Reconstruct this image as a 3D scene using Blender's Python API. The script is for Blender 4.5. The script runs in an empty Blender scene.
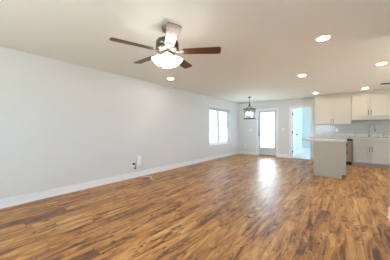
import bpy, bmesh, math, random
from mathutils import Vector, Matrix
PI = math.pi
S = bpy.context.scene
COL = S.collection
random.seed(7)

# ------------------------------------------------------------------ camera
cam_d = bpy.data.cameras.new('camera'); cam_d.sensor_width = 36.0
cam_d.lens = 195.0 / 390.0 * 36.0
cam_d.shift_y = -0.9 / 390.0
cam_d.clip_start = 0.02
cam = bpy.data.objects.new('camera', cam_d); COL.objects.link(cam)
cam.location = (0, 0, 1.193)
cam.rotation_euler = (PI / 2, 0, math.radians(37.57))
S.camera = cam

# ------------------------------------------------------------------ world, daylight, exposure
SKY_AHEAD, SKY_REAR = 7.5, 7.6
W = bpy.data.worlds.new('World'); S.world = W; W.use_nodes = True
bg = W.node_tree.nodes['Background']
# hazy sky: cool ahead of the camera, brighter and whiter behind it
wt = W.node_tree
_tc = wt.nodes.new('ShaderNodeTexCoord'); _sp = wt.nodes.new('ShaderNodeSeparateXYZ'); wt.links.new(_tc.outputs['Generated'], _sp.inputs[0])
def sky_range(a, b):
    r = wt.nodes.new('ShaderNodeMapRange'); r.interpolation_type = 'SMOOTHSTEP'
    r.inputs[1].default_value = -0.6; r.inputs[2].default_value = 0.3; r.inputs[3].default_value = a; r.inputs[4].default_value = b
    wt.links.new(_sp.outputs[1], r.inputs[0]); return r.outputs[0]
_mx = wt.nodes.new('ShaderNodeMix'); _mx.data_type = 'RGBA'
_mx.inputs[6].default_value = (0.62, 0.82, 1.0, 1); _mx.inputs[7].default_value = (0.55, 0.79, 1.0, 1)
wt.links.new(sky_range(0.0, 1.0), _mx.inputs[0]); wt.links.new(_mx.outputs[2], bg.inputs[0])
wt.links.new(sky_range(SKY_REAR, SKY_AHEAD), bg.inputs[1])
S.view_settings.view_transform = 'Standard'
S.view_settings.look = 'None'
S.view_settings.exposure = 1.70
S.view_settings.gamma = 1.0
S.view_settings.use_curve_mapping = False
try:
    S.cycles.max_bounces = 10; S.cycles.diffuse_bounces = 6; S.cycles.transparent_max_bounces = 12
    S.cycles.sample_clamp_indirect = 6.0
    S.cycles.use_denoising = True
except Exception:
    pass

sun_d = bpy.data.lights.new('sun', 'SUN'); sun_d.energy = 30.0; sun_d.angle = 0.02; sun_d.color = (1.0, 0.97, 0.92)
sun = bpy.data.objects.new('sun', sun_d); COL.objects.link(sun); sun.location = (20, 0, 40)
sun.rotation_euler = (0, math.radians(22), 0)     # high, from the right: lights the ground outside
def portal(name, loc, rot, sx, sy):
    """window portal: guides the sky light that comes in through an opening"""
    d = bpy.data.lights.new(name, 'AREA'); d.shape = 'RECTANGLE'; d.size = sx; d.size_y = sy
    d.energy = 1.0; d.cycles.is_portal = True
    o = bpy.data.objects.new(name, d); COL.objects.link(o); o.location = loc; o.rotation_euler = rot
    return o
# area lights shine along local -Z
portal('daylight_window', (-4.29, 7.115, 1.335), (0, -PI / 2, 0), 1.52, 1.74)
portal('daylight_door', (-2.745, 8.99, 1.15), (-PI / 2, 0, 0), 0.64, 1.6)
portal('daylight_rear', (-1.6, -1.80, 1.45), (PI / 2, 0, 0), 1.8, 1.1)  # portal of the added rear window
portal('daylight_kitchen', (3.36, 5.2, 1.7), (0, PI / 2, 0), 1.0, 2.0)  # portal of the added kitchen-side window
portal('daylight_bedroom', (1.66, 10.7, 1.3), (0, PI / 2, 0), 1.6, 1.4)

CAN_E, FAN_E, BULB_E = 34.0, 6.0, 25.0     # emission of the lit lenses, shades and bulbs
WARM = (1.0, 0.91, 0.78)

# ------------------------------------------------------------------ materials
def mat(name, col, rough=0.5, metal=0.0, coat=0.0, spec=0.5):
    m = bpy.data.materials.new(name); m.use_nodes = True
    b = m.node_tree.nodes['Principled BSDF']
    b.inputs['Base Color'].default_value = (*col, 1)
    b.inputs['Roughness'].default_value = rough
    b.inputs['Metallic'].default_value = metal
    b.inputs['Coat Weight'].default_value = coat
    b.inputs['Specular IOR Level'].default_value = spec
    return m

class NT:
    def __init__(s, m): s.t = m.node_tree; s.b = s.t.nodes['Principled BSDF']
    def n(s, typ, **k):
        x = s.t.nodes.new(typ)
        for a, v in k.items(): setattr(x, a, v)
        return x
    def l(s, a, b): s.t.links.new(a, b)
    def math(s, op, a, b=None, c=None):
        x = s.n('ShaderNodeMath', operation=op)
        for i, v in enumerate((a, b, c)):
            if v is None: continue
            if isinstance(v, (int, float)): x.inputs[i].default_value = v
            else: s.l(v, x.inputs[i])
        return x.outputs[0]
    def comb(s, x, y, z):
        c = s.n('ShaderNodeCombineXYZ')
        for i, v in enumerate((x, y, z)):
            if isinstance(v, (int, float)): c.inputs[i].default_value = v
            else: s.l(v, c.inputs[i])
        return c.outputs[0]
    def noise(s, vec, scale, detail=3, rough=0.55, dist=0.0):
        x = s.n('ShaderNodeTexNoise'); x.inputs['Scale'].default_value = scale
        x.inputs['Detail'].default_value = detail; x.inputs['Roughness'].default_value = rough
        x.inputs['Distortion'].default_value = dist
        if vec is not None: s.l(vec, x.inputs['Vector'])
        return x.outputs['Fac']
    def ramp(s, fac, stops):
        r = s.n('ShaderNodeValToRGB'); e = r.color_ramp.elements
        while len(e) < len(stops): e.new(0.5)
        for k, (p, c) in enumerate(stops):
            e[k].position = p; e[k].color = (*c, 1) if len(c) == 3 else c
        s.l(fac, r.inputs[0]); return r.outputs[0]
    def mix(s, fac, a, b, mode='MIX'):
        x = s.n('ShaderNodeMix', data_type='RGBA', blend_type=mode)
        for i, v in ((0, fac), (6, a), (7, b)):
            if isinstance(v, (int, float)): x.inputs[i].default_value = v
            elif isinstance(v, tuple): x.inputs[i].default_value = (*v, 1)
            else: s.l(v, x.inputs[i])
        return x.outputs[2]
    def bump(s, h, strength, dist=0.01):
        x = s.n('ShaderNodeBump'); x.inputs['Strength'].default_value = strength
        x.inputs['Distance'].default_value = dist
        s.l(h, x.inputs['Height']); s.l(x.outputs[0], s.b.inputs['Normal'])

def paint(name, col, rough=0.6, bump=0.05, scale=350):
    m = mat(name, col, rough); t = NT(m)
    tc = t.n('ShaderNodeTexCoord')
    t.bump(t.noise(tc.outputs['Object'], scale, 2), bump, 0.002)
    return m

def wood_floor():
    m = mat('hickory_planks', (0.3, 0.15, 0.05), 0.3); t = NT(m)
    tc = t.n('ShaderNodeTexCoord'); sp = t.n('ShaderNodeSeparateXYZ'); t.l(tc.outputs['Object'], sp.inputs[0])
    X, Y = sp.outputs[0], sp.outputs[1]
    PW, PL = 0.155, 1.22
    px = t.math('DIVIDE', X, PW); pid = t.math('FLOOR', px); fx = t.math('SUBTRACT', px, pid)
    wn = t.n('ShaderNodeTexWhiteNoise', noise_dimensions='1D'); t.l(pid, wn.inputs['W'])
    yo = t.math('ADD', Y, t.math('MULTIPLY', wn.outputs['Value'], 3.1))
    py = t.math('DIVIDE', yo, PL); rid = t.math('FLOOR', py); fy = t.math('SUBTRACT', py, rid)
    w2 = t.n('ShaderNodeTexWhiteNoise', noise_dimensions='3D'); t.l(t.comb(pid, rid, 3.7), w2.inputs['Vector'])
    r1 = w2.outputs['Value']
    s2 = t.n('ShaderNodeSeparateColor'); t.l(w2.outputs['Color'], s2.inputs[0]); r2 = s2.outputs[1]; r3 = s2.outputs[2]
    sh = t.math('MULTIPLY', r2, 40.0)
    # broad figure inside a plank: long flames of light sapwood and dark heartwood
    fig = t.noise(t.comb(t.math('ADD', t.math('MULTIPLY', X, 10.0), sh), t.math('MULTIPLY', Y, 1.5), sh), 1.0, 5, 0.65, 1.0)
    grain = t.noise(t.comb(t.math('ADD', t.math('MULTIPLY', X, 45.0), sh), t.math('MULTIPLY', Y, 3.4), sh), 1.0, 4, 0.65, 0.3)
    blot = t.noise(t.comb(t.math('ADD', t.math('MULTIPLY', X, 22.0), sh), t.math('MULTIPLY', Y, 6.5), sh), 1.0, 3, 0.55, 0.8)
    tone = t.math('ADD', t.math('MULTIPLY', r1, 0.16), t.math('MULTIPLY', fig, 1.6))
    tone = t.math('ADD', tone, t.math('MULTIPLY', t.math('SUBTRACT', grain, 0.5), 0.42))
    tone = t.math('SUBTRACT', tone, 0.37)
    col = t.ramp(tone, [(0.24, (0.085, 0.030, 0.011)), (0.36, (0.24, 0.092, 0.026)), (0.47, (0.42, 0.178, 0.046)),
                        (0.60, (0.54, 0.255, 0.072)), (0.78, (0.70, 0.41, 0.15))])
    col = t.mix(t.math('MULTIPLY', r3, 0.22), col, (0.24, 0.115, 0.05))
    kn = t.ramp(blot, [(0.60, (0, 0, 0)), (0.66, (1, 1, 1))])
    col = t.mix(t.math('MULTIPLY', kn, 0.85), col, (0.05, 0.018, 0.008))
    # seams
    ex = t.math('MINIMUM', fx, t.math('SUBTRACT', 1.0, fx)); ey = t.math('MINIMUM', fy, t.math('SUBTRACT', 1.0, fy))
    seam = t.math('MAXIMUM', t.math('LESS_THAN', ex, 0.011), t.math('LESS_THAN', ey, 0.0018))
    col = t.mix(t.math('MULTIPLY', seam, 0.7), col, (0.05, 0.022, 0.01))
    t.l(col, t.b.inputs['Base Color'])
    ro = t.math('ADD', 0.30, t.math('MULTIPLY', grain, 0.2)); t.l(ro, t.b.inputs['Roughness'])
    h = t.math('SUBTRACT', t.math('MULTIPLY', grain, 0.5), t.math('MULTIPLY', seam, 1.0))
    t.bump(h, 0.18, 0.004)
    t.b.inputs['Specular IOR Level'].default_value = 0.5
    return m

def walnut(name, c0, c1, rough=0.3):
    m = mat(name, c0, rough, 0, 0.12); t = NT(m); t.b.inputs['Coat Roughness'].default_value = 0.22
    tc = t.n('ShaderNodeTexCoord'); mp = t.n('ShaderNodeMapping'); mp.inputs['Scale'].default_value = (3, 45, 20)
    t.l(tc.outputs['Object'], mp.inputs[0])
    t.l(t.ramp(t.noise(mp.outputs[0], 1.0, 4, 0.6, 0.6), [(0.3, c0), (0.7, c1)]), t.b.inputs['Base Color'])
    return m

def marble():
    m = mat('white_marble', (0.75, 0.74, 0.72), 0.22); t = NT(m)
    tc = t.n('ShaderNodeTexCoord')
    a = t.noise(tc.outputs['Object'], 5.0, 6, 0.7, 1.6); b = t.noise(tc.outputs['Object'], 26.0, 4, 0.7, 0.4)
    v = t.math('ADD', t.math('MULTIPLY', a, 0.7), t.math('MULTIPLY', b, 0.3))
    t.l(t.ramp(v, [(0.36, (0.32, 0.27, 0.23)), (0.47, (0.58, 0.545, 0.50)), (0.56, (0.66, 0.64, 0.60)), (0.7, (0.42, 0.38, 0.34))]), t.b.inputs['Base Color'])
    return m

def tile():
    m = mat('subway_tile', (0.6, 0.6, 0.57), 0.15); t = NT(m)
    tc = t.n('ShaderNodeTexCoord'); sp = t.n('ShaderNodeSeparateXYZ'); t.l(tc.outputs['Object'], sp.inputs[0])
    br = t.n('ShaderNodeTexBrick'); t.l(t.comb(sp.outputs[0], sp.outputs[2], 0.0), br.inputs['Vector'])
    br.inputs['Scale'].default_value = 1.0; br.inputs['Brick Width'].default_value = 0.152; br.inputs['Row Height'].default_value = 0.076
    br.inputs['Mortar Size'].default_value = 0.0025
    br.inputs['Color1'].default_value = (0.43, 0.42, 0.39, 1); br.inputs['Color2'].default_value = (0.48, 0.47, 0.44, 1)
    br.inputs['Mortar'].default_value = (0.55, 0.54, 0.51, 1)
    t.l(br.outputs['Color'], t.b.inputs['Base Color'])
    return m

def glass(name, tint=(1, 1, 1), gloss=0.08):
    m = bpy.data.materials.new(name); m.use_nodes = True; nt = m.node_tree; nt.nodes.clear()
    o = nt.nodes.new('ShaderNodeOutputMaterial'); mx = nt.nodes.new('ShaderNodeMixShader')
    tr = nt.nodes.new('ShaderNodeBsdfTransparent'); gl = nt.nodes.new('ShaderNodeBsdfGlossy')
    tr.inputs[0].default_value = (*tint, 1); gl.inputs['Roughness'].default_value = 0.03
    mx.inputs[0].default_value = gloss
    nt.links.new(tr.outputs[0], mx.inputs[1]); nt.links.new(gl.outputs[0], mx.inputs[2]); nt.links.new(mx.outputs[0], o.inputs[0])
    return m

def emit(name, col, strength):
    m = bpy.data.materials.new(name); m.use_nodes = True
    b = m.node_tree.nodes['Principled BSDF']; b.inputs['Base Color'].default_value = (0.9, 0.88, 0.84, 1)
    b.inputs['Emission Color'].default_value = (*col, 1); b.inputs['Emission Strength'].default_value = strength
    return m

def shade_glass():
    m = emit('lit_frosted_glass', (1.0, 0.93, 0.82), FAN_E)
    return m

M = dict(
    wall=paint('greige_wall_paint', (0.725, 0.72, 0.71), 0.55),
    bed=paint('pale_bedroom_paint', (0.58, 0.65, 0.675), 0.6),
    ceil=paint('ceiling_paint', (0.87, 0.875, 0.83), 0.8, 0.12, 120),
    trim=paint('white_trim_paint', (0.86, 0.86, 0.87), 0.35, 0.0),
    door=paint('grey_door_paint', (0.60, 0.63, 0.66), 0.4, 0.0),
    floor=wood_floor(), carpet=paint('pale_carpet', (0.72, 0.75, 0.78), 0.95, 0.6, 260),
    ground=paint('pale_concrete', (0.38, 0.40, 0.37), 0.9, 0.1, 20),
    upper=paint('cream_cabinet_paint', (0.60, 0.55, 0.45), 0.35, 0.0),
    base=paint('grey_cabinet_paint', (0.49, 0.455, 0.405), 0.4, 0.0),
    isl=paint('island_panel_paint', (0.42, 0.40, 0.345), 0.45, 0.0),
    toe=mat('toe_kick_black', (0.02, 0.018, 0.016), 0.7), toeg=mat('toe_kick_grey', (0.36, 0.34, 0.31), 0.6),
    marble=marble(), tile=tile(),
    pewter=mat('pewter_metal', (0.12, 0.11, 0.097), 0.38, 0.8), bronze=mat('dark_bronze', (0.05, 0.045, 0.045), 0.4, 0.7),
    nickel=mat('satin_nickel', (0.30, 0.29, 0.28), 0.3, 1.0), steel=mat('stainless_steel', (0.40, 0.36, 0.33), 0.32, 0.9),
    blade=walnut('walnut_blade', (0.055, 0.018, 0.009), (0.15, 0.052, 0.024), 0.42),
    black=mat('black_plastic', (0.012, 0.012, 0.013), 0.4), white=mat('white_plastic', (0.88, 0.88, 0.89), 0.35),
    blind=mat('white_blind_slats', (0.78, 0.78, 0.77), 0.5), ivory=mat('candle_sleeve', (0.72, 0.68, 0.6), 0.5),
    pane=glass('window_pane'), dim_pane=glass('dimmed_window_pane', (0.36, 0.36, 0.36), 0.05), clear=glass('clear_drum_glass', (0.93, 0.95, 0.96), 0.10),  # left window glass tinted grey to weaken its light and floor reflection
    shade=shade_glass(), can=emit('lit_led_lens', WARM, CAN_E), bulb=emit('lit_candle_bulb', (0.93, 0.97, 1.0), BULB_E),
    sill=mat('bronze_threshold', (0.16, 0.14, 0.13), 0.45, 0.4), vent=mat('dark_vent', (0.06, 0.055, 0.05), 0.5, 0.3),
)

# ------------------------------------------------------------------ mesh builder
class MB:
    def __init__(s): s.bm = bmesh.new()
    def box(s, x0, x1, y0, y1, z0, z1):
        vs = [s.bm.verts.new(p) for p in ((x0, y0, z0), (x1, y0, z0), (x1, y1, z0), (x0, y1, z0), (x0, y0, z1), (x1, y0, z1), (x1, y1, z1), (x0, y1, z1))]
        for f in ((0, 3, 2, 1), (4, 5, 6, 7), (0, 1, 5, 4), (1, 2, 6, 5), (2, 3, 7, 6), (3, 0, 4, 7)):
            s.bm.faces.new([vs[i] for i in f])
        return s
    def lathe(s, prof, c=(0, 0, 0), n=32, mtx=None):
        rings = []
        for r, z in prof:
            if r < 1e-6: rings.append([s.bm.verts.new((0, 0, z))])
            else: rings.append([s.bm.verts.new((r * math.cos(2 * PI * k / n), r * math.sin(2 * PI * k / n), z)) for k in range(n)])
        new = [v for r in rings for v in r]
        for a, b in zip(rings, rings[1:]):
            for k in range(n):
                k2 = (k + 1) % n
                if len(a) == 1 and len(b) == 1: continue
                if len(a) == 1: s.bm.faces.new((a[0], b[k], b[k2]))
                elif len(b) == 1: s.bm.faces.new((a[k], b[0], a[k2]))
                else: s.bm.faces.new((a[k], b[k], b[k2], a[k2]))
        T = Matrix.Translation(c) @ (mtx or Matrix.Identity(4))
        for v in new: v.co = T @ v.co
        return s
    def cyl(s, p0, p1, r0, r1=None, n=16):
        p0, p1 = Vector(p0), Vector(p1); d = p1 - p0; L = d.length
        q = Vector((0, 0, 1)).rotation_difference(d.normalized()).to_matrix().to_4x4()
        r1 = r0 if r1 is None else r1
        return s.lathe([(0, 0), (r0, 0), (r1, L), (0, L)], p0, n, q)
    def tube(s, pts, r, n=8):
        pts = [Vector(p) for p in pts]; rings = []; up = Vector((0.13, 0.21, 1)).normalized()
        for i, p in enumerate(pts):
            t = (pts[min(i + 1, len(pts) - 1)] - pts[max(i - 1, 0)]).normalized()
            a = t.cross(up)
            if a.length < 0.05: a = t.cross(Vector((1, 0.2, 0)))
            a.normalize(); b = t.cross(a)
            rr = r[i] if isinstance(r, (list, tuple)) else r
            rings.append([s.bm.verts.new(p + rr * (a * math.cos(2 * PI * k / n) + b * math.sin(2 * PI * k / n))) for k in range(n)])
        for A, B in zip(rings, rings[1:]):
            for k in range(n): s.bm.faces.new((A[k], A[(k + 1) % n], B[(k + 1) % n], B[k]))
        s.bm.faces.new(rings[0]); s.bm.faces.new(rings[-1])
        return s
    def prism(s, poly, h, mtx):
        a = [s.bm.verts.new(mtx @ Vector((x, y, 0))) for x, y in poly]; b = [s.bm.verts.new(mtx @ Vector((x, y, h))) for x, y in poly]
        s.bm.faces.new(a[::-1]); s.bm.faces.new(b); k = len(poly)
        for i in range(k): s.bm.faces.new((a[i], a[(i + 1) % k], b[(i + 1) % k], b[i]))
        return s
    def build(s, name, m, parent=None, org=(0, 0, 0), smooth=False, bevel=0.0):
        bmesh.ops.recalc_face_normals(s.bm, faces=s.bm.faces)
        bmesh.ops.translate(s.bm, verts=s.bm.verts, vec=-Vector(org))
        me = bpy.data.meshes.new(name); s.bm.to_mesh(me); s.bm.free()
        me.materials.append(m)
        if smooth:
            for p in me.polygons: p.use_smooth = True
            try: me.set_sharp_from_angle(angle=math.radians(40))
            except Exception: pass
        o = bpy.data.objects.new(name, me); COL.objects.link(o)
        if parent: o.parent = parent
        else: o.location = org
        if bevel:
            b = o.modifiers.new('bevel', 'BEVEL'); b.width = bevel; b.segments = 2; b.limit_method = 'ANGLE'
        return o

def thing(name, label, cat, loc, group=None):
    o = bpy.data.objects.new(name, None); COL.objects.link(o); o.location = loc; o.empty_display_size = 0.1
    return tag(o, label, cat, group)
def tag(o, label, cat, group=None):
    o['label'] = label; o['category'] = cat
    if group: o['group'] = group
    return o
def struct(o, label=None):
    o['kind'] = 'structure'
    if label: o['label'] = label
    return o
def B(*a): return MB().box(*a)
def copy_tree(o, parent=None):
    c = o.copy(); COL.objects.link(c); c.parent = parent
    for ch in list(o.children): copy_tree(ch, c)
    return c

# ------------------------------------------------------------------ setting
XL, XR, YB, H = -4.11, 0.48, 8.81, 2.44
XE, YF = 3.2, -1.6
struct(B(XL - 0.2, XE + 0.2, YF - 0.2, YB + 0.06, -0.12, 0).build('floor', M['floor']))
struct(B(-2.1, 1.8, YB + 0.06, 12.5, -0.12, 0).build('floor_carpet', M['carpet']))
struct(B(XL - 0.2, XE + 0.2, YF - 0.2, 12.5, H, H + 0.12).build('ceiling', M['ceil']))
struct(B(-40, 40, -40, 50, -0.30, -0.20).build('ground', M['ground']))
# left wall with the window opening
WY0, WY1, WZ0, WZ1 = 6.25, 7.98, 0.58, 2.09
struct(B(XL - 0.18, XL, YF - 0.18, WY0, 0, H).box(XL - 0.18, XL, WY1, YB, 0, H).box(XL - 0.18, XL, WY0, WY1, 0, WZ0)
       .box(XL - 0.18, XL, WY0, WY1, WZ1, H).build('wall_left', M['wall']))
# back wall with exterior door opening and bedroom doorway
DX0, DX1, NX0, NX1, DH = -3.15, -2.335, -1.775, -1.055, 2.05
TB = 0.12
struct(B(XL - 0.18, DX0, YB, YB + TB, 0, H).box(DX1, NX0, YB, YB + TB, 0, H).box(NX1, XE + 0.15, YB, YB + TB, 0, H)
       .box(DX0, DX1, YB, YB + TB, DH, H).box(NX0, NX1, YB, YB + TB, DH, H).build('wall_back', M['wall']))
# right wall ending at the kitchen
struct(B(XR, XR + 0.12, YF, 3.69, 0, H).build('wall_right', M['wall']))
struct(B(XR + 0.12, XE, 2.4, 2.52, 0, H).build('wall_kitchen_front', M['wall']))
struct(B(XE, XE + 0.15, YF, 4.2, 0, H).box(XE, XE + 0.15, 6.2, YB, 0, H).box(XE, XE + 0.15, 4.2, 6.2, 0, 1.2).box(XE, XE + 0.15, 4.2, 6.2, 2.2, H).build('wall_east', M['wall']))  # opening for the unseen window added to light the far left wall
# wall behind the camera with an unseen window added for fill daylight
RX0, RX1, RZ0, RZ1 = -2.5, -0.7, 0.9, 2.0
struct(B(XL - 0.18, RX0, YF - 0.15, YF, 0, H).box(RX1, XE + 0.15, YF - 0.15, YF, 0, H).box(RX0, RX1, YF - 0.15, YF, 0, RZ0)
       .box(RX0, RX1, YF - 0.15, YF, RZ1, H).build('wall_front', M['wall']))
# bedroom beyond the doorway
struct(B(-2.02, -1.87, YB + TB, 12.35, 0, H).build('wall_bedroom_left', M['bed']))
struct(B(-1.87, 1.6, 12.2, 12.35, 0, H).build('wall_bedroom_back', M['bed']))
struct(B(1.5, 1.65, YB + TB, 10.0, 0, H).box(1.5, 1.65, 11.4, 12.2, 0, H).box(1.5, 1.65, 10.0, 11.4, 0, 0.5).box(1.5, 1.65, 10.0, 11.4, 2.1, H).build('wall_bedroom_right', M['bed']))
# baseboards
BH, BT = 0.135, 0.016
def base_x(x0, x1, y, sgn):   # board along x; sgn = side it projects to
    a, b = sorted((y, y + sgn * BT)); c, d = sorted((y, y + sgn * (BT + 0.008)))
    return [(x0, x1, a, b, 0, BH), (x0, x1, c, d, 0, 0.02)]
def base_y(y0, y1, x, sgn):
    a, b = sorted((x, x + sgn * BT)); c, d = sorted((x, x + sgn * (BT + 0.008)))
    return [(a, b, y0, y1, 0, BH), (c, d, y0, y1, 0, 0.02)]
def boards(name, lst):
    m = MB()
    for b in lst: m.box(*b)
    return struct(m.build(name, M['trim'], bevel=0.003))
CW, CT = 0.07, 0.018
boards('baseboard_left', base_y(YF, YB, XL, 1))
boards('baseboard_back', base_x(XL + BT, DX0 - CW, YB, -1) + base_x(DX1 + CW, NX0 - CW, YB, -1))
boards('baseboard_right', base_y(YF, 3.69, XR, -1) + base_x(XR - BT, XR + 0.12, 3.69, 1))
boards('baseboard_bedroom', base_y(9.68, 12.2, -1.87, 1) + base_x(-1.87, 1.5, 12.2, -1))
# door casings
def casing(name, x0, x1, top):
    m = MB()
    for a, b in ((x0 - CW, x0 + 0.006), (x1 - 0.006, x1 + CW)): m.box(a, b, YB - CT, YB, 0, top + CW)
    m.box(x0, x1, YB - CT, YB, top - 0.006, top + CW)
    # jambs lining the opening
    m.box(x0, x0 + 0.02, YB, YB + TB, 0, top).box(x1 - 0.02, x1, YB, YB + TB, 0, top).box(x0, x1, YB, YB + TB, top - 0.02, top)
    return struct(m.build(name, M['trim'], bevel=0.003))
casing('trim_1', DX0, DX1, DH)
casing('trim_2', NX0, NX1, DH)
struct(B(DX0 + 0.02, DX1 - 0.02, YB - 0.005, YB + TB + 0.05, 0.001, 0.045).build('trim_3', M['sill'], bevel=0.006), 'dark bronze door threshold')

# window in the left wall: recess with two double-hung units side by side
GX = XL - 0.10
win = struct(MB().box(GX - 0.06, GX, WY0, WY0 + 0.05, WZ0, WZ1).box(GX - 0.06, GX, WY1 - 0.05, WY1, WZ0, WZ1).box(GX - 0.06, GX, WY0, WY1, WZ1 - 0.05, WZ1)
             .box(GX - 0.06, GX, WY0, WY1, WZ0, WZ0 + 0.05).box(GX - 0.06, GX + 0.005, 7.115 - 0.045, 7.115 + 0.045, WZ0, WZ1).build('window_1', M['trim'], bevel=0.003))
for y0, y1 in ((WY0 + 0.05, 7.07), (7.16, WY1 - 0.05)):
    for k, (z0, z1, xo) in enumerate(((WZ0 + 0.05, 1.36, -0.005), (1.33, WZ1 - 0.05, -0.03))):
        xa, xb = GX + xo - 0.025, GX + xo; e = 0.035
        s_ = MB().box(xa, xb, y0, y0 + e, z0, z1).box(xa, xb, y1 - e, y1, z0, z1).box(xa, xb, y0, y1, z0, z0 + e).box(xa, xb, y0, y1, z1 - e, z1).build('window_sash', M['trim'], win)
        B(xa + 0.01, xa + 0.014, y0 + e, y1 - e, z0 + e, z1 - e).build('pane', M['dim_pane'], s_)
B(XL - 0.10, XL + 0.035, WY0 - 0.04, WY1 + 0.04, WZ0 - 0.02, WZ0 + 0.004).build('window_sill', M['trim'], win, bevel=0.004)
# raised blind at the window head
wb = thing('window_blind', 'white slatted blind drawn up at the top of the left wall window', 'blind', (XL - 0.055, 7.115, WZ1 - 0.15))
O = wb.location.copy()
B(XL - 0.085, XL - 0.025, WY0 + 0.02, WY1 - 0.02, WZ1 - 0.05, WZ1 - 0.002).build('head_rail', M['blind'], wb, O, bevel=0.003)
m = MB()
for k in range(11):
    z = WZ1 - 0.058 - k * 0.0072; m.box(XL - 0.082, XL - 0.028, WY0 + 0.025, WY1 - 0.025, z - 0.003, z)
m.build('slat_stack', M['blind'], wb, O)
B(XL - 0.082, XL - 0.028, WY0 + 0.025, WY1 - 0.025, WZ1 - 0.15, WZ1 - 0.137).build('bottom_rail', M['blind'], wb, O, bevel=0.003)

# unseen windows: rear and kitchen-side ones added for fill daylight, bedroom one inferred
def plain_window(name, boxes, pane_box):
    m = MB()
    for b in boxes: m.box(*b)
    w = struct(m.build(name, M['trim'], bevel=0.003)); B(*pane_box).build('pane', M['pane'], w); return w
y = YF - 0.10; fr = [(RX0, RX1, y - 0.05, y, RZ0, RZ0 + 0.05), (RX0, RX1, y - 0.05, y, RZ1 - 0.05, RZ1)]
for x in (RX0, -1.625, RX1 - 0.05): fr.append((x, x + 0.05, y - 0.05, y, RZ0, RZ1))
plain_window('fill_window_rear', fr, (RX0 + 0.04, RX1 - 0.04, y - 0.03, y - 0.026, RZ0 + 0.04, RZ1 - 0.04))
def side_window(name, x, y0, y1, z0, z1):
    f = [(x, x + 0.05, y0, y1, z0, z0 + 0.05), (x, x + 0.05, y0, y1, z1 - 0.05, z1)]
    for yy in (y0, (y0 + y1) / 2 - 0.025, y1 - 0.05): f.append((x, x + 0.05, yy, yy + 0.05, z0, z1))
    plain_window(name, f, (x + 0.02, x + 0.024, y0 + 0.04, y1 - 0.04, z0 + 0.04, z1 - 0.04))
side_window('fill_window_kitchen', XE + 0.06, 4.2, 6.2, 1.2, 2.2)
side_window('window_3', 1.56, 10.0, 11.4, 0.5, 2.1)

# exterior full-glass door
ya, yb = YB + 0.035, YB + 0.08
lx0, lx1, lz0, lz1 = DX0 + 0.024, DX1 - 0.024, 0.05, DH - 0.024
gx0, gx1, gz0, gz1 = -3.055, -2.43, 0.36, 1.945
d1 = struct(MB().box(lx0, gx0, ya, yb, lz0, lz1).box(gx1, lx1, ya, yb, lz0, lz1).box(gx0, gx1, ya, yb, lz0, gz0).box(gx0, gx1, ya, yb, gz1, lz1).build('door_1', M['door'], bevel=0.002), 'grey full-glass exterior door')
e = 0.022
gf = MB().box(gx0, gx0 + e, ya - 0.008, ya, gz0, gz1).box(gx1 - e, gx1, ya - 0.008, ya, gz0, gz1).box(gx0, gx1, ya - 0.008, ya, gz0, gz0 + e).box(gx0, gx1, ya - 0.008, ya, gz1 - e, gz1).build('glass_frame', M['trim'], d1)
B(gx0, gx1, ya + 0.02, ya + 0.025, gz0, gz1).build('pane', M['pane'], d1)
def rose(m, x, z, r):
    m.lathe([(0, 0), (r, 0), (r, 0.006), (r * 0.8, 0.012), (0, 0.012)], (x, ya, z), 20, Matrix.Rotation(PI / 2, 4, 'X'))
m = MB(); rose(m, -3.09, 0.94, 0.032); m.cyl((-3.09, ya - 0.01, 0.94), (-3.09, ya - 0.045, 0.94), 0.011)
m.lathe([(0, 0.028), (0.018, 0.024), (0.027, 0.010), (0.027, -0.006), (0.016, -0.018), (0, -0.02)], (-3.09, ya - 0.055, 0.94), 20, Matrix.Rotation(PI / 2, 4, 'X'))
m.build('door_knob', M['bronze'], d1, smooth=True)
m = MB(); rose(m, -3.09, 1.075, 0.030); m.box(-3.096, -3.084, ya - 0.03, ya - 0.011, 1.057, 1.093); m.build('deadbolt', M['bronze'], d1)

# bedroom door, six panels, swung open into the bedroom along its left wall
hx = NX0 + 0.022; hy = YB + TB + 0.006
DW, DT = 0.67, 0.036
m = MB()
st = 0.105; mid = DW / 2
dz = [(0.015, 0.22), (0.80, 0.92), (1.55, 1.65), (1.92, 2.02)]
x0, x1 = hx, hx + DT
m.box(x0, x1, hy, hy + st, 0.015, 2.02).box(x0, x1, hy + DW - st, hy + DW, 0.015, 2.02).box(x0, x1, hy + mid - 0.05, hy + mid + 0.05, 0.015, 2.02)
for a, b in dz: m.box(x0, x1, hy + st, hy + DW - st, a, b)
for (a, b), (c, d) in zip(dz, dz[1:]):
    for u, v in ((hy + st, hy + mid - 0.05), (hy + mid + 0.05, hy + DW - st)):
        m.box(x0 + 0.011, x1 - 0.011, u, v, b, c)
        m.box(x0 + 0.004, x1 - 0.004, u + 0.03, v - 0.03, b + 0.03, c - 0.03)
d2 = struct(m.build('door_2', M['trim'], bevel=0.004), 'open white six-panel bedroom door')
for z in (0.25, 1.05, 1.82):
    MB().cyl((hx - 0.006, hy - 0.004, z - 0.045), (hx - 0.006, hy - 0.004, z + 0.045), 0.008).box(hx - 0.003, hx + 0.034, hy - 0.004, hy - 0.001, z - 0.045, z + 0.045).build('hinge', M['bronze'], d2)
m = MB(); ky = hy + DW - 0.065; RY = Matrix.Rotation(PI / 2, 4, 'Y')
m.lathe([(0, 0), (0.032, 0), (0.032, 0.006), (0.024, 0.012), (0.011, 0.014), (0.011, 0.04), (0.02, 0.044), (0.027, 0.055), (0.024, 0.068), (0, 0.073)], (x1, ky, 0.95), 20, RY)
m.build('door_knob', M['bronze'], d2, smooth=True)

# tiled wall between counter and upper cabinets
struct(B(-0.887, 2.0, YB - 0.010, YB, 1.035, 1.62).build('wall_tile_backsplash', M['tile']), 'pale subway tile backsplash')

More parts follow.
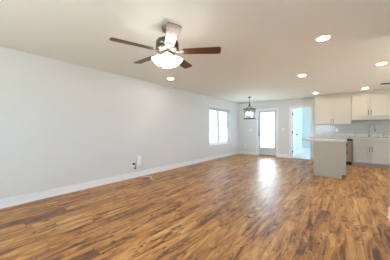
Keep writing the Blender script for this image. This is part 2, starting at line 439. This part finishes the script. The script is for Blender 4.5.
# ------------------------------------------------------------------ ceiling fan
FX, FY, FZ = -1.734, 1.694, 2.140
fan = thing('ceiling_fan', 'five-blade brown wooden ceiling fan with pewter motor and lit glass shades', 'ceiling fan', (FX, FY, H))
O = fan.location.copy(); c = (FX, FY, 0)
MB().lathe([(0, H), (0.068, H), (0.070, H - 0.012), (0.062, H - 0.040), (0.035, H - 0.062), (0.018, H - 0.068), (0, H - 0.068)], c, 32).build('canopy', M['pewter'], fan, O, True)
MB().cyl((FX, FY, H - 0.11), (FX, FY, H - 0.066), 0.014).build('downrod', M['pewter'], fan, O, True)
z = FZ
MB().lathe([(0, H - 0.095), (0.03, H - 0.10), (0.04, H - 0.14), (0.085, z + 0.148), (0.122, z + 0.138), (0.138, z + 0.118), (0.140, z + 0.070), (0.134, z + 0.062),
            (0.134, z + 0.052), (0.142, z + 0.045), (0.140, z + 0.022), (0.115, z + 0.002), (0.07, z - 0.012), (0, z - 0.012)], c, 40).build('motor_housing', M['pewter'], fan, O, True)
MB().lathe([(0, z - 0.0125), (0.062, z - 0.0125), (0.066, z - 0.022), (0.066, z - 0.050), (0.05, z - 0.062), (0.03, z - 0.070), (0, z - 0.072)], c, 32).build('switch_housing', M['pewter'], fan, O, True)
A0 = 4.3568
for i in range(5):
    an = A0 - i * 2 * PI / 5
    T = Matrix.Translation((FX, FY, FZ + 0.004)) @ Matrix.Rotation(an, 4, 'Z') @ Matrix.Rotation(math.radians(-11), 4, 'X')
    poly = []
    r0, r1, w0, w1 = 0.185, 0.655, 0.055, 0.069
    for k in range(7): a = PI / 2 * k / 6; poly.append((r1 - 0.03 + 0.03 * math.sin(a), -(w1 - 0.03) - 0.03 * math.cos(a)))
    for k in range(7): a = PI / 2 * k / 6; poly.append((r1 - 0.03 + 0.03 * math.cos(a), (w1 - 0.03) + 0.03 * math.sin(a)))
    poly += [(r0 + 0.02, w0), (r0, w0 - 0.02), (r0, -(w0 - 0.02)), (r0 + 0.02, -w0)]
    # blade mesh kept in its own frame so the grain runs along it
    bm_ = MB().prism(poly, 0.007, Matrix.Translation((0, 0, -0.0035)))
    bl = bm_.build('blade', M['blade'], fan, (0, 0, 0), bevel=0.0015)
    bl.matrix_local = Matrix.Translation(-O) @ T
    am = MB()
    am.prism([(0.105, -0.016), (0.165, -0.012), (0.205, -0.042), (0.245, -0.040), (0.262, -0.012), (0.262, 0.012), (0.245, 0.040), (0.205, 0.042), (0.165, 0.012), (0.105, 0.016)], 0.005, Matrix.Translation((0, 0, -0.0092)))
    for u, v in ((0.215, 0.026), (0.215, -0.026), (0.245, 0.0)): am.cyl((u, v, -0.0125), (u, v, -0.008), 0.006, n=8)
    am.build('blade_arm', M['pewter'], bl)
# light kit: four arms with bell glass shades
for k in range(4):
    an = math.radians(-44.3) + k * PI / 2
    d = Vector((math.cos(an), math.sin(an), 0)); p0 = Vector((FX, FY, z - 0.045))
    ax = (d * 0.66 + Vector((0, 0, -0.75))).normalized()
    sock = p0 + d * 0.062 + Vector((0, 0, 0.006))
    la = MB().tube([p0 + d * 0.03, p0 + d * 0.048 + Vector((0, 0, 0.006)), sock, sock + ax * 0.016], 0.010, 10)
    q = Vector((0, 0, 1)).rotation_difference(ax).to_matrix().to_4x4()
    la.lathe([(0, 0.008), (0.022, 0.010), (0.025, 0.028), (0, 0.028)], sock, 20, q)
    la = la.build('lamp_arm', M['pewter'], fan, O, True)
    MB().lathe([(0.026, 0.020), (0.029, 0.028), (0.036, 0.045), (0.050, 0.072), (0.060, 0.098), (0.070, 0.116), (0.067, 0.117), (0.057, 0.098), (0.047, 0.072), (0.033, 0.045), (0.024, 0.028), (0, 0.026)], sock, 28, q).build('glass_shade', M['shade'], fan, O, True)
for an, ln in ((3.9, 0.135), (5.3, 0.10)):
    p = Vector((FX + 0.045 * math.cos(an), FY + 0.045 * math.sin(an), z - 0.060))
    ch = MB().tube([p, p - Vector((0, 0, ln))], 0.0022, 6).build('pull_chain', M['nickel'], fan, O)
    MB().lathe([(0, 0), (0.005, -0.006), (0.0075, -0.02), (0.005, -0.03), (0, -0.032)], p - Vector((0, 0, ln)), 12).build('chain_fob', M['nickel'], ch, O, True)

# ------------------------------------------------------------------ recessed ceiling lights
def make_can(label, loc):
    t = thing('recessed_light', label, 'ceiling light', loc, 'recessed ceiling lights'); x, y, zz = loc
    MB().lathe([(0.068, -0.0005), (0.088, -0.0005), (0.087, -0.005), (0.076, -0.009), (0.068, -0.009)], loc, 36).build('trim_ring', M['trim'], t, loc, True)
    MB().lathe([(0, -0.0005), (0.0675, -0.0005), (0.0675, -0.0065), (0, -0.0075)], loc, 36).build('lens', M['can'], t, loc, True)
    return t
cans = [((-0.239, 3.184), 'large round recessed ceiling light nearest the camera, right of the fan'),
        ((-0.79, 5.10), 'recessed ceiling light between the nearest one and the island'),
        ((0.55, 5.09), 'recessed ceiling light at the far right, beside the right wall end'),
        ((-0.80, 7.86), 'recessed ceiling light in front of the left upper cabinet'),
        ((0.49, 7.85), 'recessed ceiling light in front of the cabinet above the sink'),
        ((-3.409, 3.441), 'recessed ceiling light seen right below the ceiling fan shades')]
proto = None
for (x, y), lb in cans:
    if proto is None: proto = make_can(lb, Vector((x, y, H)))
    else:
        cp = copy_tree(proto); cp.location = (x, y, H); cp['label'] = lb
# ceiling vent
vt = thing('ceiling_vent', 'small dark ceiling vent beside the end of the right wall', 'vent', (0.93, 7.42, H))
O = vt.location.copy(); vx, vy = 0.93, 7.42
MB().box(vx - 0.15, vx + 0.15, vy - 0.09, vy - 0.07, H - 0.008, H - 0.0005).box(vx - 0.15, vx + 0.15, vy + 0.07, vy + 0.09, H - 0.008, H - 0.0005).box(vx - 0.15, vx - 0.13, vy - 0.07, vy + 0.07, H - 0.008, H - 0.0005).box(vx + 0.13, vx + 0.15, vy - 0.07, vy + 0.07, H - 0.008, H - 0.0005).build('vent_frame', M['vent'], vt, O)
m = MB()
for k in range(7): m.box(vx - 0.13, vx + 0.13, vy - 0.066 + k * 0.02, vy - 0.056 + k * 0.02, H - 0.007, H - 0.001)
m.build('louvre', M['vent'], vt, O)

# ------------------------------------------------------------------ pendant over the dining spot
PX, PY = -2.941, 7.295
pd = thing('pendant_light', 'bronze drum pendant light with clear glass and lit candle bulbs', 'pendant light', (PX, PY, H))
O = pd.location.copy(); c = (PX, PY, 0)
MB().lathe([(0, H - 0.0005), (0.062, H - 0.0005), (0.062, H - 0.012), (0.045, H - 0.026), (0.012, H - 0.032), (0, H - 0.032)], c, 28).build('canopy', M['bronze'], pd, O, True)
MB().cyl((PX, PY, 2.15), (PX, PY, H - 0.03), 0.008).lathe([(0, 2.14), (0.018, 2.15), (0.022, 2.18), (0.018, 2.21), (0, 2.22)], c, 16).build('rod', M['bronze'], pd, O, True)
RT, RB_, RR = 1.965, 1.60, 0.225
def ring(zc, h): return MB().lathe([(RR - 0.008, zc - h), (RR + 0.008, zc - h), (RR + 0.008, zc + h), (RR - 0.008, zc + h), (RR - 0.008, zc - h)], c, 48)
ring(RT, 0.010).build('top_ring', M['bronze'], pd, O)
ring(RB_, 0.013).build('bottom_ring', M['bronze'], pd, O)
for k in range(4):
    an = math.radians(37.57 + 45) + k * PI / 2; d = Vector((math.cos(an), math.sin(an), 0)); b = Vector((PX, PY, 0))
    MB().tube([b + Vector((0, 0, 2.16)) + d * 0.012, b + d * 0.06 + Vector((0, 0, 2.06)), b + d * (RR * 0.7) + Vector((0, 0, 1.99)), b + d * RR + Vector((0, 0, RT + 0.008))], 0.006, 8).build('support_arm', M['bronze'], pd, O, True)
    MB().tube([b + d * RR + Vector((0, 0, RB_)), b + d * RR + Vector((0, 0, RT))], 0.006, 8).build('side_strap', M['bronze'], pd, O, True)
MB().lathe([(RR - 0.012, RB_ - 0.01), (RR - 0.012, RT + 0.01)], c, 48).build('glass_drum', M['clear'], pd, O, True)
m = MB()
for k in range(4):
    an = math.radians(37.57) + k * PI / 2; m.tube([(PX, PY, 1.66), (PX + 0.10 * math.cos(an), PY + 0.10 * math.sin(an), 1.66)], 0.006, 8)
m.cyl((PX, PY, 1.65), (PX, PY, 2.15), 0.006).build('candle_cross', M['bronze'], pd, O, True)
for k in range(4):
    an = math.radians(37.57) + k * PI / 2; q = (PX + 0.10 * math.cos(an), PY + 0.10 * math.sin(an), 0)
    s_ = MB().cyl((q[0], q[1], 1.66), (q[0], q[1], 1.745), 0.012).build('candle_sleeve', M['ivory'], pd, O, True)
    MB().lathe([(0, 1.745), (0.010, 1.748), (0.019, 1.775), (0.017, 1.80), (0.006, 1.835), (0, 1.842)], q, 16).build('bulb', M['bulb'], s_, O, True)

# ------------------------------------------------------------------ kitchen
def shaker(m, x0, x1, z0, z1, yf, t=0.030, e=0.060):
    """shaker front facing -y, its back at yf"""
    m.box(x0, x0 + e, yf - t, yf, z0, z1).box(x1 - e, x1, yf - t, yf, z0, z1).box(x0 + e, x1 - e, yf - t, yf, z0, z0 + e).box(x0 + e, x1 - e, yf - t, yf, z1 - e, z1)
    m.box(x0 + e, x1 - e, yf - t + 0.025, yf, z0 + e, z1 - e); return m
def pull(x, z, yf, L, parent, O, vert=True):
    m = MB(); a = L / 2
    if vert:
        m.tube([(x, yf - 0.03, z - a), (x, yf - 0.03, z + a)], 0.006, 8)
        for s in (-1, 1): m.cyl((x, yf, z + s * a * 0.75), (x, yf - 0.03, z + s * a * 0.75), 0.005, n=8)
    else:
        m.tube([(x - a, yf - 0.03, z), (x + a, yf - 0.03, z)], 0.006, 8)
        for s in (-1, 1): m.cyl((x + s * a * 0.75, yf, z), (x + s * a * 0.75, yf - 0.03, z), 0.005, n=8)
    return m.build('handle', M['bronze'], parent, O, True)
BF = 8.20                     # face of the base doors
YC = BF + 0.021               # carcass front
# sink base cabinet
sb = thing('base_cabinet', 'grey two-door base cabinet under the kitchen sink', 'cabinet', (0.645, YC, 0), 'grey base cabinets'); O = sb.location.copy()
sx0, sx1 = 0.183, 1.105
MB().box(sx0, sx1, YC, YC + 0.018, 0.10, 0.884).box(sx0, sx0 + 0.018, YC, YB - 0.02, 0.0, 0.884).box(sx1 - 0.018, sx1, YC, YB - 0.02, 0.0, 0.884).box(sx0, sx1, YC, YB - 0.02, 0.10, 0.118).build('body', M['base'], sb, O)
B(sx0 + 0.018, sx1 - 0.018, YC + 0.045, YC + 0.06, 0.0, 0.098).build('toe_kick', M['toeg'], sb, O)
shaker(MB(), sx0 + 0.02, sx1 - 0.02, 0.70, 0.86, YC, e=0.035).build('false_drawer_front', M['base'], sb, O, bevel=0.002)
for a, b, h in ((sx0 + 0.02, 0.641, 0.612), (0.649, sx1 - 0.02, 0.678)):
    d = shaker(MB(), a, b, 0.115, 0.685, YC).build('door', M['base'], sb, O, bevel=0.002)
    pull(h, 0.56, YC - 0.02, 0.17, d, O)
# base cabinet left of the dishwasher
lb_ = thing('base_cabinet', 'narrow grey base cabinet behind the island, left of the dishwasher', 'cabinet', (-0.66, YC, 0), 'grey base cabinets'); O = lb_.location.copy()
a0, a1 = -0.885, -0.437
MB().box(a0, a1, YC, YB - 0.02, 0.10, 0.884).build('body', M['base'], lb_, O)
B(a0, a1, YC + 0.045, YB - 0.02, 0.0, 0.099).build('toe_kick', M['toeg'], lb_, O)
dr = shaker(MB(), a0 + 0.02, a1 - 0.02, 0.70, 0.86, YC, e=0.035).build('drawer', M['base'], lb_, O, bevel=0.002); pull((a0 + a1) / 2, 0.78, YC - 0.02, 0.15, dr, O, False)
dr = shaker(MB(), a0 + 0.02, a1 - 0.02, 0.115, 0.685, YC).build('door', M['base'], lb_, O, bevel=0.002); pull(a1 - 0.05, 0.56, YC - 0.02, 0.17, dr, O)
# dishwasher
dw = thing('dishwasher', 'stainless steel dishwasher between island and sink cabinet', 'dishwasher', (-0.127, YC, 0)); O = dw.location.copy()
w0, w1 = -0.432, 0.178
B(w0, w1, YC + 0.005, YB - 0.03, 0.10, 0.870).build('body', M['toe'], dw, O)
B(w0 + 0.003, w1 - 0.003, YC - 0.022, YC + 0.004, 0.115, 0.800).build('front_panel', M['steel'], dw, O, bevel=0.004)
B(w0 + 0.003, w1 - 0.003, YC - 0.018, YC + 0.004, 0.803, 0.868).build('control_strip', M['black'], dw, O, bevel=0.003)
B(w0 + 0.01, w1 - 0.01, YC + 0.05, YC + 0.2, 0.0, 0.099).build('toe_kick', M['toe'], dw, O)
MB().tube([(w0 + 0.06, YC - 0.055, 0.765), (w1 - 0.06, YC - 0.055, 0.765)], 0.010, 10).cyl((w0 + 0.08, YC - 0.022, 0.765), (w0 + 0.08, YC - 0.055, 0.765), 0.007).cyl((w1 - 0.08, YC - 0.022, 0.765), (w1 - 0.08, YC - 0.055, 0.765), 0.007).build('handle', M['nickel'], dw, O, True)
# back worktop with the sink cut-out and upstand
cx0, cx1, cy0 = -0.887, 1.15, BF - 0.03
kx0, kx1, ky0, ky1 = 0.28, 1.00, 8.29, 8.66
ct = thing('worktop', 'white marbled worktop along the back kitchen wall with upstand', 'countertop', (0.13, 8.5, 0.885)); O = ct.location.copy()
MB().box(cx0, kx0, cy0, YB, 0.885, 0.925).box(kx1, cx1, cy0, YB, 0.885, 0.925).box(kx0, kx1, cy0, ky0, 0.885, 0.925).box(kx0, kx1, ky1, YB, 0.885, 0.925).build('slab', M['marble'], ct, O)
B(cx0, cx1, YB - 0.02, YB - 0.0005, 0.9252, 1.032).build('upstand', M['marble'], ct, O, bevel=0.002)
# undermount sink
sk = thing('kitchen_sink', 'stainless steel sink set in the back worktop below the faucet', 'sink', (0.64, 8.475, 0.72)); O = sk.location.copy()
g = 0.002
MB().box(kx0 + g, kx1 - g, ky0 + g, ky1 - g, 0.72, 0.728).box(kx0 + g, kx0 + 0.012, ky0 + g, ky1 - g, 0.728, 0.918).box(kx1 - 0.012, kx1 - g, ky0 + g, ky1 - g, 0.728, 0.918).box(kx0 + 0.012, kx1 - 0.012, ky0 + g, ky0 + 0.012, 0.728, 0.918).box(kx0 + 0.012, kx1 - 0.012, ky1 - 0.012, ky1 - g, 0.728, 0.918).build('basin', M['nickel'], sk, O)
MB().lathe([(0, 0.7285), (0.045, 0.7285), (0.043, 0.732), (0, 0.731)], (0.64, 8.475, 0), 20).build('drain', M['steel'], sk, O)
# faucet
fx, fy, fz = 0.64, 8.72, 0.9255
fc = thing('faucet', 'tall gooseneck kitchen faucet standing behind the sink', 'faucet', (fx, fy, fz)); O = fc.location.copy()
MB().lathe([(0, fz), (0.028, fz), (0.028, fz + 0.008), (0.02, fz + 0.02), (0.0175, fz + 0.07), (0, fz + 0.07)], (fx, fy, 0), 20).build('base', M['nickel'], fc, O, True)
u = Vector((0.80, -0.60, 0)); R = 0.085; p = Vector((fx, fy, 0))
pts = [p + Vector((0, 0, fz + 0.06)), p + Vector((0, 0, fz + 0.2)), p + Vector((0, 0, fz + 0.33))]
for k in range(1, 11):
    a = PI * k / 10; pts.append(p + u * (R - R * math.cos(a)) + Vector((0, 0, fz + 0.33 + R * math.sin(a))))
pts.append(p + u * 2 * R + Vector((0, 0, fz + 0.28)))
MB().tube(pts, 0.010, 12).build('spout', M['nickel'], fc, O, True)
q = p + u * 2 * R
MB().lathe([(0, fz + 0.285), (0.015, fz + 0.285), (0.018, fz + 0.26), (0.020, fz + 0.20), (0.016, fz + 0.19), (0, fz + 0.19)], q, 16).build('spray_head', M['nickel'], fc, O, True)
MB().tube([p + Vector((0.018, 0, fz + 0.05)), p + Vector((0.05, 0, fz + 0.055)), p + Vector((0.085, -0.01, fz + 0.085))], [0.008, 0.007, 0.005], 8).build('lever', M['nickel'], fc, O, True)
sd = thing('soap_dispenser', 'small metal soap dispenser on the worktop right of the faucet', 'soap dispenser', (0.86, 8.72, fz)); O = sd.location.copy()
MB().lathe([(0, fz), (0.02, fz), (0.02, fz + 0.006), (0.012, fz + 0.012), (0.011, fz + 0.055), (0, fz + 0.055)], (0.86, 8.72, 0), 16).build('body', M['nickel'], sd, O, True)
MB().tube([(0.86, 8.72, fz + 0.055), (0.86, 8.72, fz + 0.075), (0.85, 8.70, fz + 0.085), (0.82, 8.65, fz + 0.078)], 0.006, 8).build('nozzle', M['nickel'], sd, O, True)
# upper cabinets
UF = 8.48; UC = UF + 0.021
def upper(label, x0, x1, z0, xm, hz, valance):
    t = thing('upper_cabinet', label, 'cabinet', ((x0 + x1) / 2, UC, z0), 'cream upper cabinets'); O = t.location.copy()
    B(x0, x1, UC, YB - 0.0005, z0, 2.40).build('body', M['upper'], t, O)
    zd = z0 + (0.115 if valance else 0.012)
    for a, b, h in ((x0 + 0.016, xm - 0.004, xm - 0.034), (xm + 0.004, x1 - 0.012, xm + 0.034)):
        d = shaker(MB(), a, b, zd, 2.355, UC).build('door', M['upper'], t, O, bevel=0.002)
        pull(h, hz, UC - 0.02, 0.16, d, O)
    MB().box(x0, x1, UC - 0.030, UC, 2.385, 2.4395).box(x0, x1, UC - 0.018, UC, 2.360, 2.385).build('crown_moulding', M['upper'], t, O, bevel=0.004)
    if valance: MB().box(x0, x1, UC - 0.028, UC - 0.0005, z0, z0 + 0.085).box(x0, x1, UC - 0.06, UC - 0.0005, z0 + 0.085, z0 + 0.105).build('valance', M['upper'], t, O, bevel=0.003)
upper('cream double-door wall cabinet hanging nearest the doorway', -0.887, 0.163, 1.362, -0.358, 1.48, False)
upper('shorter cream double-door wall cabinet hanging above the sink', 0.166, 1.118, 1.505, 0.642, 1.735, True)
# island
ix0, ix1, iy0, iy1 = -0.642, 0.019, 5.835, 7.15
isl = thing('kitchen_island', 'pale grey kitchen island with plain end panel facing the room', 'island', ((ix0 + ix1) / 2, iy0, 0)); O = isl.location.copy()
MB().box(ix0 + 0.02, ix1 - 0.021, iy0 + 0.019, iy1, 0.10, 0.884).box(ix0 + 0.02, ix1 - 0.10, iy0 + 0.019, iy1, 0.0, 0.10).build('body', M['isl'], isl, O)
poly = [(ix0, 0.0), (ix1 - 0.085, 0.0), (ix1 - 0.085, 0.095), (ix1, 0.095), (ix1, 0.884), (ix0, 0.884)]
MB().prism(poly, 0.018, Matrix.Translation((0, iy0 + 0.018, 0)) @ Matrix.Rotation(PI / 2, 4, 'X')).build('end_panel', M['isl'], isl, O, bevel=0.002)
B(ix0, ix0 + 0.0195, iy0 + 0.0185, iy1, 0, 0.884).build('back_panel', M['isl'], isl, O)
B(ix1 - 0.099, ix1 - 0.087, iy0 + 0.0185, iy1, 0.0, 0.099).build('toe_kick', M['toe'], isl, O)
n = 3; wy = (iy1 - iy0 - 0.03) / n
for k in range(n):
    y0 = iy0 + 0.025 + k * wy; y1 = y0 + wy - 0.005
    for nm, z0, z1 in (('drawer', 0.70, 0.865), ('door', 0.115, 0.69)):
        xa = ix1 - 0.0205; e = 0.05
        m = MB().box(xa, xa + 0.019, y0, y0 + e, z0, z1).box(xa, xa + 0.019, y1 - e, y1, z0, z1).box(xa, xa + 0.019, y0 + e, y1 - e, z0, z0 + e).box(xa, xa + 0.019, y0 + e, y1 - e, z1 - e, z1).box(xa, xa + 0.008, y0 + e, y1 - e, z0 + e, z1 - e)
        dd = m.build(nm, M['isl'], isl, O)
        ym = (y0 + y1) / 2; zz = (z0 + z1) / 2 if nm == 'drawer' else z1 - 0.1
        MB().tube([(xa + 0.045, ym - 0.07, zz), (xa + 0.045, ym + 0.07, zz)], 0.006, 8).cyl((xa + 0.019, ym - 0.05, zz), (xa + 0.045, ym - 0.05, zz), 0.005, n=8).cyl((xa + 0.019, ym + 0.05, zz), (xa + 0.045, ym + 0.05, zz), 0.005, n=8).build('handle', M['bronze'], dd, O, True)
tag(B(-0.905, ix1 + 0.02, iy0 - 0.03, iy1 + 0.03, 0.885, 0.945).build('island_countertop', M['marble'], None, (-0.44, 6.4, 0.885), bevel=0.004), 'white marbled countertop on the island with overhang to the left', 'countertop')

# ------------------------------------------------------------------ plates, outlets, box and cord
def plate_y(name, label, cat, x, z, w, h, kind, yy=YB, group=None):
    t = thing(name, label, cat, (x, yy, z), group); O = t.location.copy()
    B(x - w / 2, x + w / 2, yy - 0.006, yy - 0.0005, z - h / 2, z + h / 2).build('cover_plate', M['white'], t, O, bevel=0.002)
    if kind == 'switch':
        k = max(1, round(w / 0.055) - (1 if w < 0.1 else 0))
        for i in range(k):
            xc = x + (i - (k - 1) / 2) * 0.046
            B(xc - 0.016, xc + 0.016, yy - 0.010, yy - 0.0062, z - 0.032, z + 0.032).build('rocker', M['white'], t, O, bevel=0.002)
    else:
        for s in (-1, 1): B(x - 0.017, x + 0.017, yy - 0.008, yy - 0.0062, z + s * 0.026 - 0.014, z + s * 0.026 + 0.014).build('socket', M['white'], t, O, bevel=0.002)
    return t
plate_y('light_switch', 'white double switch plate on the back wall left of the glass door', 'light switch', -3.50, 1.15, 0.118, 0.118, 'switch', group='light switches')
plate_y('light_switch', 'white switch plate between the glass door and the doorway', 'light switch', -2.07, 1.19, 0.074, 0.118, 'switch', group='light switches')
plate_y('wall_outlet', 'white outlet low on the back wall left of the glass door', 'outlet', -3.75, 0.43, 0.074, 0.118, 'outlet', group='wall outlets')
plate_y('wall_outlet', 'white outlet on the tiled backsplash under the left cabinet', 'outlet', -0.235, 1.15, 0.074, 0.118, 'outlet', YB - 0.010, group='wall outlets')
# left wall: outlet plate, plug, white network box and its cord
oy, oz = 2.852, 0.335
ol = thing('wall_outlet', 'white outlet plate low on the left wall with black plugs', 'outlet', (XL, oy, oz), 'wall outlets'); O = ol.location.copy()
B(XL + 0.0005, XL + 0.006, oy - 0.058, oy + 0.058, oz - 0.062, oz + 0.062).build('cover_plate', M['white'], ol, O, bevel=0.002)
for dy in (-0.024, 0.024):
    for dz_ in (-0.026, 0.026): B(XL + 0.0062, XL + 0.008, oy + dy - 0.017, oy + dy + 0.017, oz + dz_ - 0.014, oz + dz_ + 0.014).build('socket', M['white'], ol, O)
pg = thing('power_plug', 'round black plug in the outlet left of the white wall box', 'plug', (XL + 0.0085, 2.862, 0.345)); O = pg.location.copy()
MB().lathe([(0, 0), (0.026, 0), (0.028, 0.006), (0.028, 0.026), (0.018, 0.036), (0.008, 0.046), (0, 0.046)], O, 20, RY).build('body', M['black'], pg, O, True)
MB().tube([(XL + 0.05, 2.862, 0.345), (XL + 0.075, 2.868, 0.325), (XL + 0.075, 2.885, 0.28), (XL + 0.05, 2.90, 0.255), (XL + 0.03, 2.91, 0.245)], 0.005, 8).build('lead', M['black'], pg, O, True)
cp = tag(MB().box(XL + 0.0005, XL + 0.024, 2.885, 2.937, 0.215, 0.245).build('cable_connector', M['black'], None, (XL, 2.911, 0.23), bevel=0.005), 'small black connector on the left wall below the black plug', 'connector')
bx = thing('network_box', 'white upright box mounted on the left wall beside the outlet', 'box', (XL, 3.005, 0.40)); O = bx.location.copy()
B(XL + 0.0005, XL + 0.042, 2.936, 3.072, 0.292, 0.512).build('housing', M['white'], bx, O, bevel=0.006)
B(XL + 0.0422, XL + 0.046, 2.946, 3.062, 0.302, 0.502).build('front_cover', M['white'], bx, O, bevel=0.002)
MB().box(XL + 0.0462, XL + 0.047, 2.96, 2.985, 0.318, 0.324).build('label_strip', M['toeg'], bx, O)
cord = [(XL + 0.032, 3.075, 0.006), (XL + 0.10, 3.11, 0.006), (-3.95, 3.15, 0.006), (-3.86, 3.185, 0.006), (-3.80, 3.175, 0.006), (-3.74, 3.10, 0.006), (-3.68, 3.045, 0.006), (-3.60, 3.04, 0.006), (-3.50, 3.02, 0.006)]
def smooth_pts(P, n=6):
    P = [Vector(p) for p in P]; out = []
    for i in range(len(P) - 1):
        a, b, c_, d_ = P[max(i - 1, 0)], P[i], P[i + 1], P[min(i + 2, len(P) - 1)]
        for k in range(n):
            t = k / n; out.append(0.5 * ((2 * b) + (c_ - a) * t + (2 * a - 5 * b + 4 * c_ - d_) * t * t + (3 * b - a - 3 * c_ + d_) * t ** 3))
    return out + [P[-1]]
tag(MB().tube(smooth_pts(cord), 0.0055, 8).build('cord', M['white'], None, (-3.85, 3.1, 0), True), 'thin white cord lying on the floor below the wall box', 'cord')
